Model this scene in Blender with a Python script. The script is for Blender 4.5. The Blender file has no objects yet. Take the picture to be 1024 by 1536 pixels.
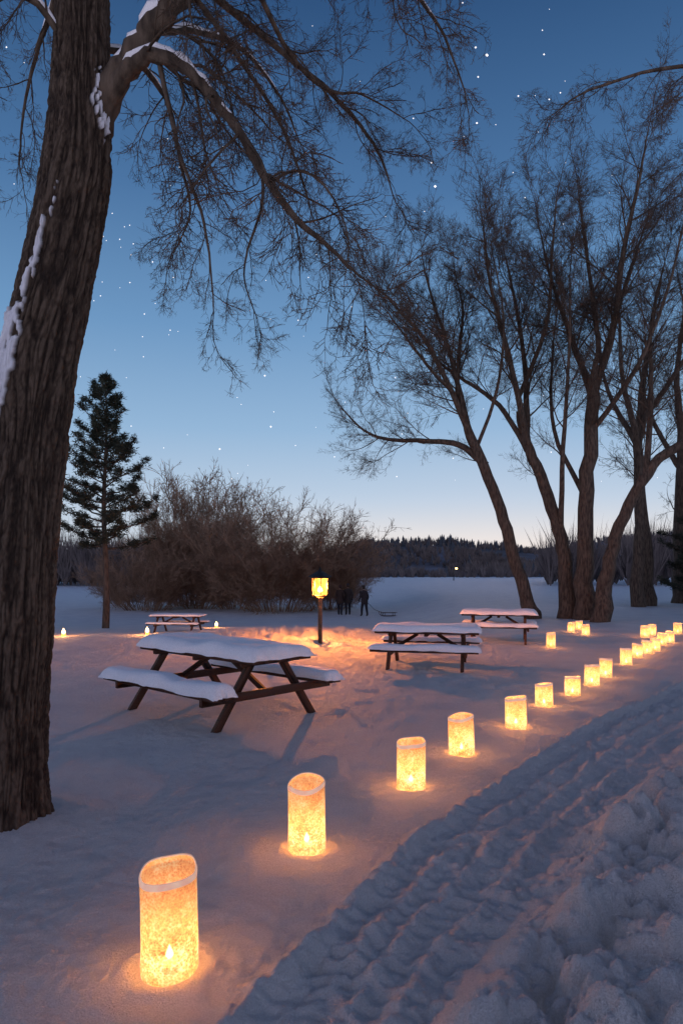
import bpy, math, random
import numpy as np
from mathutils import Vector, Matrix
random.seed(7); rs=np.random.RandomState(11)
scene=bpy.context.scene
scene.view_settings.view_transform='Standard'
scene.view_settings.look='None'
scene.view_settings.exposure=0
col=scene.collection

# ------------------------------------------------------------ noise
TAB=rs.rand(8,256,256)
def vn(x,y,k=0,per=256):
    x=np.asarray(x,float);y=np.asarray(y,float)
    xi=np.floor(x).astype(int);yi=np.floor(y).astype(int)
    fx=x-xi;fy=y-yi
    fx=fx*fx*(3-2*fx);fy=fy*fy*(3-2*fy)
    T=TAB[k]
    a=T[xi%per,yi%256];b=T[(xi+1)%per,yi%256];c=T[xi%per,(yi+1)%256];d=T[(xi+1)%per,(yi+1)%256]
    return (a*(1-fx)+b*fx)*(1-fy)+(c*(1-fx)+d*fx)*fy
def fbm(x,y,o=4,k=0):
    s=0;a=.5
    for i in range(o):
        s=s+a*(vn(x*2**i+17*i,y*2**i+31*i,(k+i)%8)-.5);a*=.5
    return s
def ss(a,b,x):
    t=np.clip((np.asarray(x,float)-a)/(b-a),0,1);return t*t*(3-2*t)
def cells(x,y,size,k,r0=.45,r1=.55):
    """rounded clods: max over neighbouring cells of random domes"""
    u=x/size;v=y/size
    xi=np.floor(u).astype(int);yi=np.floor(v).astype(int)
    best=np.zeros_like(u)
    for dx in(-1,0,1):
        for dy in(-1,0,1):
            cx=(xi+dx);cy=(yi+dy)
            px=cx+TAB[k][cx%256,cy%256];py=cy+TAB[(k+1)%8][cx%256,cy%256]
            R=r0+r1*TAB[(k+2)%8][cx%256,cy%256]
            q=1-((u-px)**2+(v-py)**2)/(R*R)
            best=np.maximum(best,np.sqrt(np.clip(q,0,1))*R)
    return best*size

# ------------------------------------------------------------ terrain
PY=[-6,0,2.7,4.41,7.1,9.95,14,24,60,900];PX=[-5.0,-1.75,-.30,.57,2.48,4.97,8.5,18,52,900]
TREE0=(-2.17,4.52)
LANT=[(-.726,2.89,.248,.447),(-.208,4.10,.24,.432),(.539,5.31,.233,.383),(1.105,6.29,.24,.38),(1.857,7.28,.235,.35),
(2.49,8.41,.23,.31),(3.11,9.21,.215,.28),(3.66,10.0,.215,.32),(4.15,10.75,.2,.315),(5.04,12.1,.21,.32),(5.62,13.0,.2,.29),
(6.08,13.6,.2,.29),(6.56,14.3,.2,.28),(7.17,15.3,.2,.28),(7.59,15.8,.2,.28),(9.0,18.3,.22,.3),(7.72,17.4,.22,.3),(8.09,17.8,.2,.3),
(4.56,14.9,.2,.34),(6.28,18.7,.2,.28),(6.43,18.0,.21,.3),(6.7,19.3,.2,.27)]
def H(x,y):
    x=np.asarray(x,float);y=np.asarray(y,float)
    drop=-.82*ss(14,38,y)*(1-ss(2.5,7,x))
    z=drop*(1-ss(38,160,y))-.3*ss(38,160,y)
    z=z+.10*fbm(x/7,y/7,2,1)*ss(2,10,y)+.08*fbm(x/1.6,y/1.6,3,2)
    xe=np.interp(y,PY,PX);sl=np.interp(y,[0,2.7,5,8,11,24],[.54,.55,.65,.8,.87,.95])
    d=(x-xe)/np.sqrt(1+sl*sl)
    near=1-ss(20,40,y)
    w=d+.08*fbm(x*2.2,y*2.2,4,3)
    wd=np.interp(y,[0,2.7,4,7,12],[.55,.60,.72,.90,1.0])
    s_al=y*1.25
    track=ss(-.02,.05,w)*(1-ss(wd,wd+.12,w))
    z=z-.028*track*near
    c12=cells(x,y,.11,2,.35,.4)/.11;c05=cells(x,y,.045,4)/.045;c07=cells(x,y,.07,5,.35,.45)/.07
    berm=np.exp(-((w+.03)/.045)**2)
    z=z+berm*near*(.008+.055*c12+.020*c05)
    tex=fbm(x*9,y*9,4,4)
    z=z+track*near*(.07*tex+.036*c07*vn(x*3,y*3,6)+.012*c05)
    for p_,h_ in ((.26,.026),(.50,.036),(.80,.034)):
        ridge=np.exp(-((w-p_*wd)/.035)**2);z=z+ridge*near*h_*(.25+1.2*c12)*(.4+1.1*vn(s_al*1.3,x*.3+p_*9,6))
    for p_ in(.14,.38,.65):
        rut=np.exp(-((w-p_*wd)/.06)**2);z=z-rut*near*(.016+.005*np.sin(s_al*52+3*tex))
    rough=ss(wd-.02,wd+.40,w)*near
    wx=x+.16*fbm(x*3,y*3,3,1);wy=y+.16*fbm(x*3,y*3,3,5)
    big=cells(wx,wy,.42,0,.28,.40);big2=cells(wx+7.3,wy+3.1,.30,6,.28,.38);med=cells(wx+.3,wy,.17,3,.30,.40);sm=cells(wx,wy+.2,.08,4,.32,.4)
    z=z+rough*((-.03)+.70*big+.55*big2+.75*med*(.2+1.1*vn(x*2,y*2,7))+.75*sm*(.25+.75*vn(x*4,y*4,2))+.22*fbm(x*1.6,y*1.6,4,6)+.10*fbm(x*12,y*12,4,6))*(1-.5*ss(4,12,y))*(1-.6*ss(3.5,7,w))
    calm=(1-rough)*(1-track)
    z=z+calm*(.026*fbm(x*4,y*4,3,3)+.018*fbm(x*14,y*14,3,4)+.009*fbm(x*45,y*45,2,2)*(1-ss(5,9,y)))*(1-.5*ss(10,25,y))
    tr=np.exp(-(((x+.9)/3.9)**2+((y-17.4)/4.4)**2))
    z=z+tr*(.40*fbm(x*2.6,y*2.6,4,5)+.8*med+.9*sm+.08)
    tr2=np.exp(-(((x-.4)/4.6)**2+((y-11.0)/4.0)**2))
    z=z+tr2*calm*(.08*fbm(x*4,y*4,4,1)+.05*cells(wx,wy,.2,2)/.2*vn(x*1.5,y*1.5,3))
    g=np.exp(-((x-TREE0[0])**2+(y-TREE0[1])**2)/.22)
    z=z+.09*g
    for (lx,ly,ld,lh) in LANT[:12]:
        r2=(x-lx)**2+(y-ly)**2
        z=z+.014*np.exp(-((np.sqrt(r2)-ld*.5-.05)/.05)**2)
    return z
def hz(x,y): return float(H(np.array([float(x)]),np.array([float(y)]))[0])

def grid_obj(name,X,Y,Z,mat,wrap=False,parent=None,attrs=None):
    R,C=X.shape
    co=np.stack([X,Y,Z],-1).reshape(-1,3).astype(np.float32)
    i=np.arange(R-1)[:,None];j=np.arange(C if wrap else C-1)[None,:]
    j2=(j+1)%C
    f=np.stack([i*C+j,i*C+j2,(i+1)*C+j2,(i+1)*C+j],-1).reshape(-1,4).astype(np.int32)
    me=bpy.data.meshes.new(name)
    me.vertices.add(len(co));me.vertices.foreach_set('co',co.ravel())
    me.loops.add(f.size);me.loops.foreach_set('vertex_index',f.ravel())
    me.polygons.add(len(f));me.polygons.foreach_set('loop_start',np.arange(0,f.size,4,dtype=np.int32))
    me.polygons.foreach_set('use_smooth',np.ones(len(f),dtype=bool))
    me.update(calc_edges=True)
    if attrs:
        for k,v in attrs.items():
            a=me.attributes.new(k,'FLOAT','POINT');a.data.foreach_set('value',v.ravel().astype(np.float32))
    me.materials.append(mat)
    o=bpy.data.objects.new(name,me);col.objects.link(o)
    if parent:o.parent=parent
    return o
def empty(name,loc=(0,0,0),rz=0,sc=1):
    e=bpy.data.objects.new(name,None);col.objects.link(e)
    e.location=loc;e.rotation_euler=(0,0,rz);e.scale=(sc,sc,sc);e.empty_display_size=.2
    return e

# ------------------------------------------------------------ materials
def newmat(name):
    m=bpy.data.materials.new(name);m.use_nodes=True
    nt=m.node_tree;return m,nt,nt.nodes['Principled BSDF'],nt.nodes['Material Output']
def N(nt,t,**k):
    n=nt.nodes.new(t)
    for a,b in k.items():
        if a in n.inputs: n.inputs[a].default_value=b
        else: setattr(n,a,b)
    return n
def ramp(nt,stops):
    r=nt.nodes.new('ShaderNodeValToRGB');e=r.color_ramp.elements
    while len(e)<len(stops): e.new(.5)
    for q,(p,c) in zip(e,stops): q.position=p;q.color=(*c,1)
    return r
def noisemat(name,c1,c2,scale=8,rough=.85,bump=.3,dist=.01,stretch=(1,1,1),detail=6,lo=.35,hi=.65,bscale=None):
    m,nt,b,o=newmat(name)
    tc=N(nt,'ShaderNodeTexCoord');mp=N(nt,'ShaderNodeMapping');mp.inputs['Scale'].default_value=stretch
    nt.links.new(tc.outputs['Object'],mp.inputs[0])
    n=N(nt,'ShaderNodeTexNoise',Scale=scale,Detail=detail);nt.links.new(mp.outputs[0],n.inputs['Vector'])
    r=ramp(nt,[(lo,c1),(hi,c2)]);nt.links.new(n.outputs['Fac'],r.inputs[0])
    nt.links.new(r.outputs[0],b.inputs['Base Color']);b.inputs['Roughness'].default_value=rough
    b.inputs['Specular IOR Level'].default_value=.25
    if bump:
        n2=N(nt,'ShaderNodeTexNoise',Scale=bscale or scale*2,Detail=6);nt.links.new(mp.outputs[0],n2.inputs['Vector'])
        bp=N(nt,'ShaderNodeBump',Strength=bump,Distance=dist);nt.links.new(n2.outputs['Fac'],bp.inputs['Height'])
        nt.links.new(bp.outputs[0],b.inputs['Normal'])
    return m
def snowmat(name='snow',s1=22,s2=140,st=.5,d1=.02,d2=.006):
    m,nt,b,o=newmat(name)
    tc=N(nt,'ShaderNodeTexCoord')
    n=N(nt,'ShaderNodeTexNoise',Scale=s1,Detail=8,Roughness=.65);n2=N(nt,'ShaderNodeTexNoise',Scale=s2,Detail=4,Roughness=.7)
    n3=N(nt,'ShaderNodeTexNoise',Scale=1.3,Detail=5)
    for q in(n,n2,n3): nt.links.new(tc.outputs['Object'],q.inputs['Vector'])
    r=ramp(nt,[(.3,(.77,.77,.81)),(.7,(.89,.88,.895))]);nt.links.new(n3.outputs['Fac'],r.inputs[0])
    r2=ramp(nt,[(.32,(.84,.84,.85)),(.62,(1.06,1.06,1.06))]);nt.links.new(n2.outputs['Fac'],r2.inputs[0])
    mm=N(nt,'ShaderNodeVectorMath',operation='MULTIPLY');nt.links.new(r.outputs[0],mm.inputs[0]);nt.links.new(r2.outputs[0],mm.inputs[1])
    nt.links.new(mm.outputs[0],b.inputs['Base Color']);b.inputs['Roughness'].default_value=.6
    b.inputs['Specular IOR Level'].default_value=.25
    b1=N(nt,'ShaderNodeBump',Strength=st,Distance=d1);b2=N(nt,'ShaderNodeBump',Strength=st,Distance=d2)
    nt.links.new(n.outputs['Fac'],b1.inputs['Height']);nt.links.new(n2.outputs['Fac'],b2.inputs['Height'])
    nt.links.new(b1.outputs[0],b2.inputs['Normal']);nt.links.new(b2.outputs[0],b.inputs['Normal'])
    return m
SNOW=snowmat('snow',26,120,1.0,.07,.04);SNOWCAP=snowmat('snow_cap',14,90,.5)
BARK=noisemat('bark',(.038,.028,.021),(.11,.082,.061),6,.9,.6,.03,(3,3,.7))
TWIG=noisemat('twig',(.042,.029,.022),(.10,.068,.048),3,.85,0)
BUSHM=noisemat('bush_twigs',(.19,.118,.074),(.38,.25,.165),1.2,.85,0)  # raised brown: warm lamp light on the bushes put into the colour
FAR=noisemat('far_trees',(.10,.082,.080),(.20,.165,.15),.15,.9,0)  # lightened, distance haze painted into the base colour
FARC=noisemat('far_conifers',(.060,.070,.085),(.10,.110,.125),.2,.9,0)  # bluish and raised: haze is part of this colour
NEEDLE=noisemat('needles',(.018,.025,.018),(.045,.052,.034),1.5,.8,0)
WOOD=noisemat('dark_wood',(.036,.016,.010),(.10,.045,.027),14,.6,.4,.004,(1,12,12))
POSTW=noisemat('post_wood',(.10,.055,.034),(.19,.12,.075),10,.7,.4,.004,(8,8,1))
METAL=noisemat('dark_metal',(.012,.010,.009),(.03,.025,.02),20,.5,.1,.002)
WAX=noisemat('wax',(.75,.65,.5),(.85,.78,.65),20,.5,0)
def emis(name,c,s):
    m,nt,b,o=newmat(name);e=N(nt,'ShaderNodeEmission',Strength=s);e.inputs[0].default_value=(*c,1)
    nt.links.new(e.outputs[0],o.inputs[0]);return m
FLAME=emis('flame',(1,.60,.22),20);STAR=emis('star_glow',(1,.95,.97),1.6)
def papermat(name='paper',em=.64,tlf=1.0):
    m,nt,b,o=newmat(name)
    tc=N(nt,'ShaderNodeTexCoord');sp=N(nt,'ShaderNodeSeparateXYZ');nt.links.new(tc.outputs['Object'],sp.inputs[0])
    oi=N(nt,'ShaderNodeObjectInfo');of=N(nt,'ShaderNodeVectorMath',operation='ADD');nt.links.new(tc.outputs['Object'],of.inputs[0]);nt.links.new(oi.outputs['Location'],of.inputs[1])
    n=N(nt,'ShaderNodeTexNoise',Scale=42,Detail=7,Roughness=.78,Distortion=.6);nt.links.new(of.outputs[0],n.inputs['Vector'])
    nb=N(nt,'ShaderNodeTexNoise',Scale=9,Detail=3);nt.links.new(of.outputs[0],nb.inputs['Vector'])
    v=N(nt,'ShaderNodeTexVoronoi',Scale=95);nt.links.new(of.outputs[0],v.inputs['Vector'])
    mx=N(nt,'ShaderNodeMath',operation='MULTIPLY_ADD');nt.links.new(v.outputs['Distance'],mx.inputs[0]);mx.inputs[1].default_value=.34;nt.links.new(n.outputs['Fac'],mx.inputs[2])
    mx2=N(nt,'ShaderNodeMath',operation='MULTIPLY_ADD');nt.links.new(nb.outputs['Fac'],mx2.inputs[0]);mx2.inputs[1].default_value=.45
    mx3=N(nt,'ShaderNodeMath',operation='ADD');nt.links.new(mx.outputs[0],mx3.inputs[0]);mx3.inputs[1].default_value=-.225;nt.links.new(mx3.outputs[0],mx2.inputs[2])
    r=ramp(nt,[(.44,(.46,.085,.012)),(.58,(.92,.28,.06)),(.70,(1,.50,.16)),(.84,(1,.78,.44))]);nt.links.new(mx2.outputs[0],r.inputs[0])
    g=ramp(nt,[(0,(.8,)*3),(.10,(2.1,)*3),(.2,(1.15,)*3),(.34,(.68,)*3),(.48,(.55,)*3)]);nt.links.new(sp.outputs['Z'],g.inputs[0])  # candle glow painted into the paper's emission, brightest near flame height
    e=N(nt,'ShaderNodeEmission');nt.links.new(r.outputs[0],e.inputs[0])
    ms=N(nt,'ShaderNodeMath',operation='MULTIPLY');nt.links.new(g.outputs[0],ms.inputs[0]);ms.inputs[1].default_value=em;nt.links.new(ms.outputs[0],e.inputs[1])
    dk=N(nt,'ShaderNodeVectorMath',operation='SCALE');nt.links.new(r.outputs[0],dk.inputs[0]);dk.inputs[3].default_value=.035*tlf
    tl=N(nt,'ShaderNodeBsdfTranslucent');nt.links.new(dk.outputs[0],tl.inputs[0])
    df=N(nt,'ShaderNodeBsdfDiffuse');df.inputs[0].default_value=(.20,.16,.13,1)
    bp=N(nt,'ShaderNodeBump',Strength=.8,Distance=.006);nt.links.new(n.outputs['Fac'],bp.inputs['Height']);nt.links.new(bp.outputs[0],df.inputs['Normal'])
    a1=N(nt,'ShaderNodeAddShader');nt.links.new(df.outputs[0],a1.inputs[0]);nt.links.new(tl.outputs[0],a1.inputs[1])
    tr=N(nt,'ShaderNodeBsdfTransparent');tr.inputs[0].default_value=(1,.86,.66,1)
    m2=N(nt,'ShaderNodeMixShader',Fac=.30);nt.links.new(a1.outputs[0],m2.inputs[1]);nt.links.new(tr.outputs[0],m2.inputs[2])
    ad=N(nt,'ShaderNodeAddShader');nt.links.new(m2.outputs[0],ad.inputs[0]);nt.links.new(e.outputs[0],ad.inputs[1])
    nt.links.new(ad.outputs[0],o.inputs[0]);return m
PAPER=papermat()
def cuffmat():
    m,nt,b,o=newmat('paper_cuff')
    b.inputs['Base Color'].default_value=(.8,.66,.55,1);b.inputs['Roughness'].default_value=.8
    tc=N(nt,'ShaderNodeTexCoord');n=N(nt,'ShaderNodeTexNoise',Scale=25,Detail=4);nt.links.new(tc.outputs['Object'],n.inputs['Vector'])
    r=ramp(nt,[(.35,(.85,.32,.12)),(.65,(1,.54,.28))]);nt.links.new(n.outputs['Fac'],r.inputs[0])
    nt.links.new(r.outputs[0],b.inputs['Emission Color']);b.inputs['Emission Strength'].default_value=.5  # emission painted on so the cuff looks lit by the candle
    return m
CUFF=cuffmat()
def glassmat():
    m,nt,b,o=newmat('lamp_glass')
    e=N(nt,'ShaderNodeEmission',Strength=8)
    tc=N(nt,'ShaderNodeTexCoord');n=N(nt,'ShaderNodeTexNoise',Scale=9);nt.links.new(tc.outputs['Object'],n.inputs['Vector'])
    r=ramp(nt,[(.3,(1,.24,.03)),(.7,(1,.38,.08))]);nt.links.new(n.outputs['Fac'],r.inputs[0]);nt.links.new(r.outputs[0],e.inputs[0])
    tr=N(nt,'ShaderNodeBsdfTransparent');tr.inputs[0].default_value=(1,.85,.6,1);m2=N(nt,'ShaderNodeMixShader',Fac=.75)
    nt.links.new(e.outputs[0],m2.inputs[1]);nt.links.new(tr.outputs[0],m2.inputs[2]);nt.links.new(m2.outputs[0],o.inputs[0]);return m
GLASS=glassmat()

# ------------------------------------------------------------ ground sheet
ta=np.linspace(-1.25,-.55,110,endpoint=False);tb=np.linspace(-.55,.75,980,endpoint=False);tcn=np.linspace(.75,1.25,80)
t=np.concatenate([ta,tb,tcn])
y1=np.linspace(-3,1.5,40,endpoint=False)
y2=np.exp(np.linspace(math.log(2.5),math.log(1001),1450))-1
yy=np.concatenate([y1,y2])
Y=np.repeat(yy[:,None],len(t),1);X=t[None,:]*(Y+4.2)
grid_obj('snow_ground',X,Y,H(X,Y),SNOW)

# ------------------------------------------------------------ mesh builder
class MB:
    def __init__(s): s.v=[];s.f=[];s.m=[];s.blocks=[]
    def tube(s,pts,rad,n=3,mat=0,cap=False):
        base=len(s.v);L=len(pts)
        for i,p in enumerate(pts):
            d=(pts[min(i+1,L-1)]-pts[max(i-1,0)])
            if d.length<1e-9:d=Vector((0,0,1))
            d.normalize()
            a=Vector((0,1,0)) if abs(d.y)<.8 else Vector((1,0,0))
            u=d.cross(a).normalized();w=d.cross(u);r=rad[i]
            if n==3:
                s.v.append(p+u*r);s.v.append(p-u*(.5*r)+w*(.866*r));s.v.append(p-u*(.5*r)-w*(.866*r))
            else:
                for k in range(n):
                    an=6.28318*k/n
                    s.v.append(p+u*(math.cos(an)*r)+w*(math.sin(an)*r))
        for i in range(L-1):
            for k in range(n):
                a0=base+i*n+k;b0=base+i*n+(k+1)%n
                s.f.append((a0,b0,b0+n,a0+n));s.m.append(mat)
        if cap:
            s.f.append(tuple(base+(L-1)*n+k for k in range(n)));s.m.append(mat)
            s.f.append(tuple(base+k for k in reversed(range(n))));s.m.append(mat)
    def tri(s,a,b,c,mat=0):
        n=len(s.v);s.v+= [a,b,c];s.f.append((n,n+1,n+2));s.m.append(mat)
    def stamp(s,tpl,M,mat):
        V,F=tpl;s.blocks.append((V@M[:3,:3].T+M[:3,3],F,mat))
    def box(s,c,sz,R=None,mat=0,bev=.006):
        hx,hy,hz_=sz[0]/2,sz[1]/2,sz[2]/2;b=min(bev,hx*.4,hy*.4,hz_*.4)
        idx={}
        for sx in(-1,1):
            for sy in(-1,1):
                for sz_ in(-1,1):
                    for ax in range(3):
                        q=[sx*(hx-b),sy*(hy-b),sz_*(hz_-b)];q[ax]=(sx*hx,sy*hy,sz_*hz_)[ax]
                        v=Vector(q)
                        if R is not None:v=R@v
                        idx[(sx,sy,sz_,ax)]=len(s.v);s.v.append(v+Vector(c))
        fs=[]
        for ax in range(3):
            o=[i for i in range(3) if i!=ax]
            for sg in(-1,1):
                q=[]
                for (a,b_) in((-1,-1),(1,-1),(1,1),(-1,1)):
                    k=[0,0,0];k[ax]=sg;k[o[0]]=a;k[o[1]]=b_;q.append(idx[(*k,ax)])
                fs.append(q)
        for ax in range(3):
            o=[i for i in range(3) if i!=ax]
            for a in(-1,1):
                for b_ in(-1,1):
                    k1=[0,0,0];k1[o[0]]=a;k1[o[1]]=b_;k1[ax]=-1;k2=list(k1);k2[ax]=1
                    fs.append([idx[(*k1,o[0])],idx[(*k2,o[0])],idx[(*k2,o[1])],idx[(*k1,o[1])]])
        for sx in(-1,1):
            for sy in(-1,1):
                for sz_ in(-1,1): fs.append([idx[(sx,sy,sz_,0)],idx[(sx,sy,sz_,1)],idx[(sx,sy,sz_,2)]])
        for q in fs: s.f.append(tuple(q));s.m.append(mat)
    def obj(s,name,mats,smooth=True,parent=None,loc=None):
        V=[np.array([(v[0],v[1],v[2]) for v in s.v],dtype=np.float32).reshape(-1,3)]
        cnt=np.array([len(f) for f in s.f],dtype=np.int32)
        lp=[np.array([i for f in s.f for i in f],dtype=np.int32)];cs=[cnt];mi=[np.array(s.m,dtype=np.int32)]
        off=len(s.v)
        for bv,bf,m in s.blocks:
            V.append(bv.astype(np.float32));lp.append((bf+off).ravel().astype(np.int32));cs.append(np.full(len(bf),bf.shape[1],dtype=np.int32));mi.append(np.full(len(bf),m,dtype=np.int32));off+=len(bv)
        V=np.concatenate(V);lp=np.concatenate(lp);cs=np.concatenate(cs);mi=np.concatenate(mi)
        me=bpy.data.meshes.new(name)
        me.vertices.add(len(V));me.vertices.foreach_set('co',V.ravel())
        me.loops.add(len(lp));me.loops.foreach_set('vertex_index',lp)
        st=np.concatenate([[0],np.cumsum(cs)[:-1]]).astype(np.int32)
        me.polygons.add(len(cs));me.polygons.foreach_set('loop_start',st)
        me.polygons.foreach_set('material_index',mi)
        if smooth: me.polygons.foreach_set('use_smooth',np.ones(len(cs),dtype=bool))
        for m in mats: me.materials.append(m)
        me.update(calc_edges=True)
        o=bpy.data.objects.new(name,me);col.objects.link(o)
        if parent:o.parent=parent
        if loc:o.location=loc
        return o
def beam(mb,a,b,w,h,mat=0):
    a=Vector(a);b=Vector(b);d=b-a;q=d.to_track_quat('X','Z').to_matrix()
    mb.box((a+b)/2,(d.length,w,h),q,mat)
def rv(): return Vector((random.gauss(0,1),random.gauss(0,1),random.gauss(0,1)))
def smooth_poly(pts,rad,sub=6,jit=0):
    P=[];R=[];n=len(pts)
    for i in range(n-1):
        p0=pts[max(i-1,0)];p1=pts[i];p2=pts[i+1];p3=pts[min(i+2,n-1)]
        for k in range(sub):
            t=k/sub;t2=t*t;t3=t2*t
            P.append(.5*((2*p1)+(-p0+p2)*t+(2*p0-5*p1+4*p2-p3)*t2+(-p0+3*p1-3*p2+p3)*t3)+rv()*jit*rad[i])
            R.append(rad[i]*(1-t)+rad[i+1]*t)
    P.append(pts[-1]);R.append(rad[-1]);return P,R
def make_sprays(count,trop,r,nside,nsub,seed,ang=(25,60),wig=.16):
    st=random.getstate();random.seed(seed);out=[]
    for q in range(count):
        mb=MB()
        def g(p,d,L,rr,lvl):
            n=(1,3,5)[lvl];pts=[p.copy()];c=p.copy();dd=d.copy()
            for i in range(n):
                dd=(dd+rv()*wig+Vector((0,0,trop))).normalized();c=c+dd*L/n;pts.append(c.copy())
            mb.tube(pts,[rr*(1-.5*i/n) for i in range(n+1)],3,0)
            if lvl==0:return
            for k in range((0,nsub,nside)[lvl]):
                t=random.uniform(.12,1);f=t*n;i=min(int(f),n-1);b=pts[i].lerp(pts[i+1],f-i)
                dr=(pts[i+1]-pts[i]).normalized();pr=dr.cross(rv()).normalized();a=math.radians(random.uniform(*ang))
                g(b,(dr*math.cos(a)+pr*math.sin(a)).normalized(),L*random.uniform(.3,.58)*(1.15-.5*t),rr*.8,lvl-1)
        g(Vector((0,0,0)),Vector((1,0,0)),1.0,r,2)
        out.append((np.array([list(v) for v in mb.v]),np.array(mb.f)))
    random.setstate(st);return out
def place_spray(mb,tpls,p,d,L,mat=1):
    X_=d;up=Vector((0,0,1))+rv()*.35;Y_=up.cross(X_)
    if Y_.length<1e-4: Y_=Vector((0,1,0))
    Y_.normalize();Z_=X_.cross(Y_)
    M=np.eye(4);M[:3,0]=X_*L;M[:3,1]=Y_*L;M[:3,2]=Z_*L;M[:3,3]=p
    mb.stamp(random.choice(tpls),M,mat)
def grow(mb,p,d,L,r,lvl,cfg):
    if lvl<=1 and 'spray' in cfg:
        place_spray(mb,cfg['spray'],p,d,L*random.uniform(.9,1.15));return
    n=cfg['seg'][lvl];step=L/n;pts=[p.copy()];rad=[r];q=p.copy();dd=d.copy()
    for i in range(n):
        dd=dd+rv()*cfg['wig']+Vector((0,0,cfg['trop'][lvl]));dd.normalize()
        q=q+dd*step;pts.append(q.copy());rad.append(max(r*(1-.75*(i+1)/n),cfg['rmin']))
    mb.tube(pts,rad,3 if r<.03 else 6,0 if r>cfg.get('rt',.02) else 1)
    if lvl==0:return
    nc=cfg['ch'][lvl];nc=int(nc*random.uniform(.7,1.3)+.5)
    for k in range(nc):
        t=random.uniform(.10,1)**.85;f=t*n;i=min(int(f),n-1);bp=pts[i].lerp(pts[i+1],f-i)
        dr=(pts[i+1]-pts[i]).normalized();pr=dr.cross(rv()).normalized()
        a=math.radians(random.uniform(*cfg['ang']))
        grow(mb,bp,(dr*math.cos(a)+pr*math.sin(a)).normalized(),L*random.uniform(*cfg['rat'])*(1.15-.55*t),max(rad[i]*.6,cfg['rmin']),lvl-1,cfg)
    if lvl==2 and 'spray' in cfg: place_spray(mb,cfg['spray'],pts[-1],(pts[-1]-pts[-2]).normalized(),L*.45)
def limb(mb,pts,rad,cfg,nch,Lch,lvl,t0=.15,sides=10,sub=5):
    P,R=smooth_poly([Vector(p) for p in pts],rad,sub,.12)
    mb.tube(P,R,sides,0)
    n=len(P)-1
    for k in range(nch):
        t=t0+(1-t0)*((k+random.random())/nch);f=t*n;i=min(int(f),n-1);bp=P[i].lerp(P[i+1],f-i)
        dr=(P[i+1]-P[i]).normalized();pr=dr.cross(rv()).normalized();a=math.radians(random.uniform(*cfg['ang']))
        grow(mb,bp,(dr*math.cos(a)+pr*math.sin(a)).normalized(),Lch*random.uniform(.6,1.15)*(1.1-.45*t),max(min(R[i]*.40,Lch*cfg.get('thick',.018)),cfg['rmin']),lvl,cfg)
    grow(mb,P[-1],(P[-1]-P[-2]).normalized(),Lch*.8,R[-1],lvl,cfg)
    return P,R
SPN=make_sprays(10,-.07,.0085,7,3,5,(25,65),.22)
SPR=make_sprays(8,.05,.0058,9,4,9,(20,55),.15)
SPF=make_sprays(6,.05,.0080,8,3,10,(20,55),.15)
SPB=make_sprays(8,.03,.0075,11,4,12,(16,55),.14)

# ------------------------------------------------------------ big near tree
s0=.00441;b0=Vector((TREE0[0],TREE0[1],0));base0=b0+Vector((-.02,0,-.05))
tree=empty('bare_deciduous_tree',(0,0,0))
def L0(dx,dz,dy=0): return base0+Vector((dx*s0,dy,dz*s0))
tp=[L0(-8,-30),L0(-6,60),L0(0,240),L0(12,440),L0(32,640),L0(70,840),L0(98,1000),L0(103,1100),L0(107,1240),L0(112,1400),L0(100,1750),L0(105,2100)]
tr=[.27,.245,.235,.24,.24,.225,.215,.185,.165,.145,.10,.04]
P,R=smooth_poly(tp,tr,110)
P=np.array([list(p) for p in P]);R=np.array(R);C=460
ang=np.linspace(0,2*np.pi,C,endpoint=False)
zz=P[:,2][:,None]
A=np.repeat(ang[None,:],len(P),0);ZZ=np.repeat(zz,C,1)
U=A/(2*np.pi)
tw=.35*(vn(U*8,ZZ*1.6,6,8)-.5)*8/46
n1=vn((U+tw)*46,ZZ*3.6+1.5*vn(U*16,ZZ*4,3,16),0,46);n2=vn((U+tw)*92,ZZ*9,1,92);n3=vn(U*190,ZZ*45,2,190)
q1=1-np.abs(2*n1-1);q2=1-np.abs(2*n2-1)
fur=np.clip(.62*ss(.35,.98,q1)+.42*ss(.5,1.0,q2),0,1)
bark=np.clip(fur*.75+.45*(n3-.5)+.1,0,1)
flare=np.exp(-np.clip(ZZ+.02,-.1,9)/.11)
Rr=R[:,None]*(1+.03*np.sin(A*3+1)+.02*np.sin(A*5+ZZ)+.05*(vn(U*6,ZZ*1.5,4,6)-.5))+.045*flare*(1+.7*np.sin(A*5+.6))-.020*fur+.009*(n3-.5)+.010
def blob(a0,z0,wa,wz_): 
    da=np.angle(np.exp(1j*(A-a0)));return np.exp(-(da/wa)**2-((ZZ-z0)/wz_)**2)
sm=blob(-2.05,3.1,.40,.28)*1.35+blob(-2.1,2.75,.30,.2)*1.1+blob(-1.85,3.5,.12,.14)*1.0+blob(-1.7,3.75,.09,.22)*1.05+blob(-1.55,4.05,.08,.16)*.95+blob(-1.95,2.4,.2,.12)*1.0+blob(-.45,4.75,.35,.28)*1.2+blob(-1.0,0.02,3,.05)*.8
snoise=vn(U*40,ZZ*11,4,40)*.5+vn(U*90,ZZ*28,5,90)*.5
sa=ss(.52,.60,sm*(.02+1.5*snoise))
Rr=Rr+sa*(.016+.02*snoise)
X=P[:,0][:,None]+Rr*np.cos(A);Yt=P[:,1][:,None]+Rr*np.sin(A)
m,nt,b,o=newmat('trunk_bark')
at=N(nt,'ShaderNodeAttribute',attribute_name='bark');at2=N(nt,'ShaderNodeAttribute',attribute_name='snowy')
tcx=N(nt,'ShaderNodeTexCoord');mpx=N(nt,'ShaderNodeMapping');mpx.inputs['Scale'].default_value=(1,1,.35);nt.links.new(tcx.outputs['Object'],mpx.inputs[0])
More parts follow.
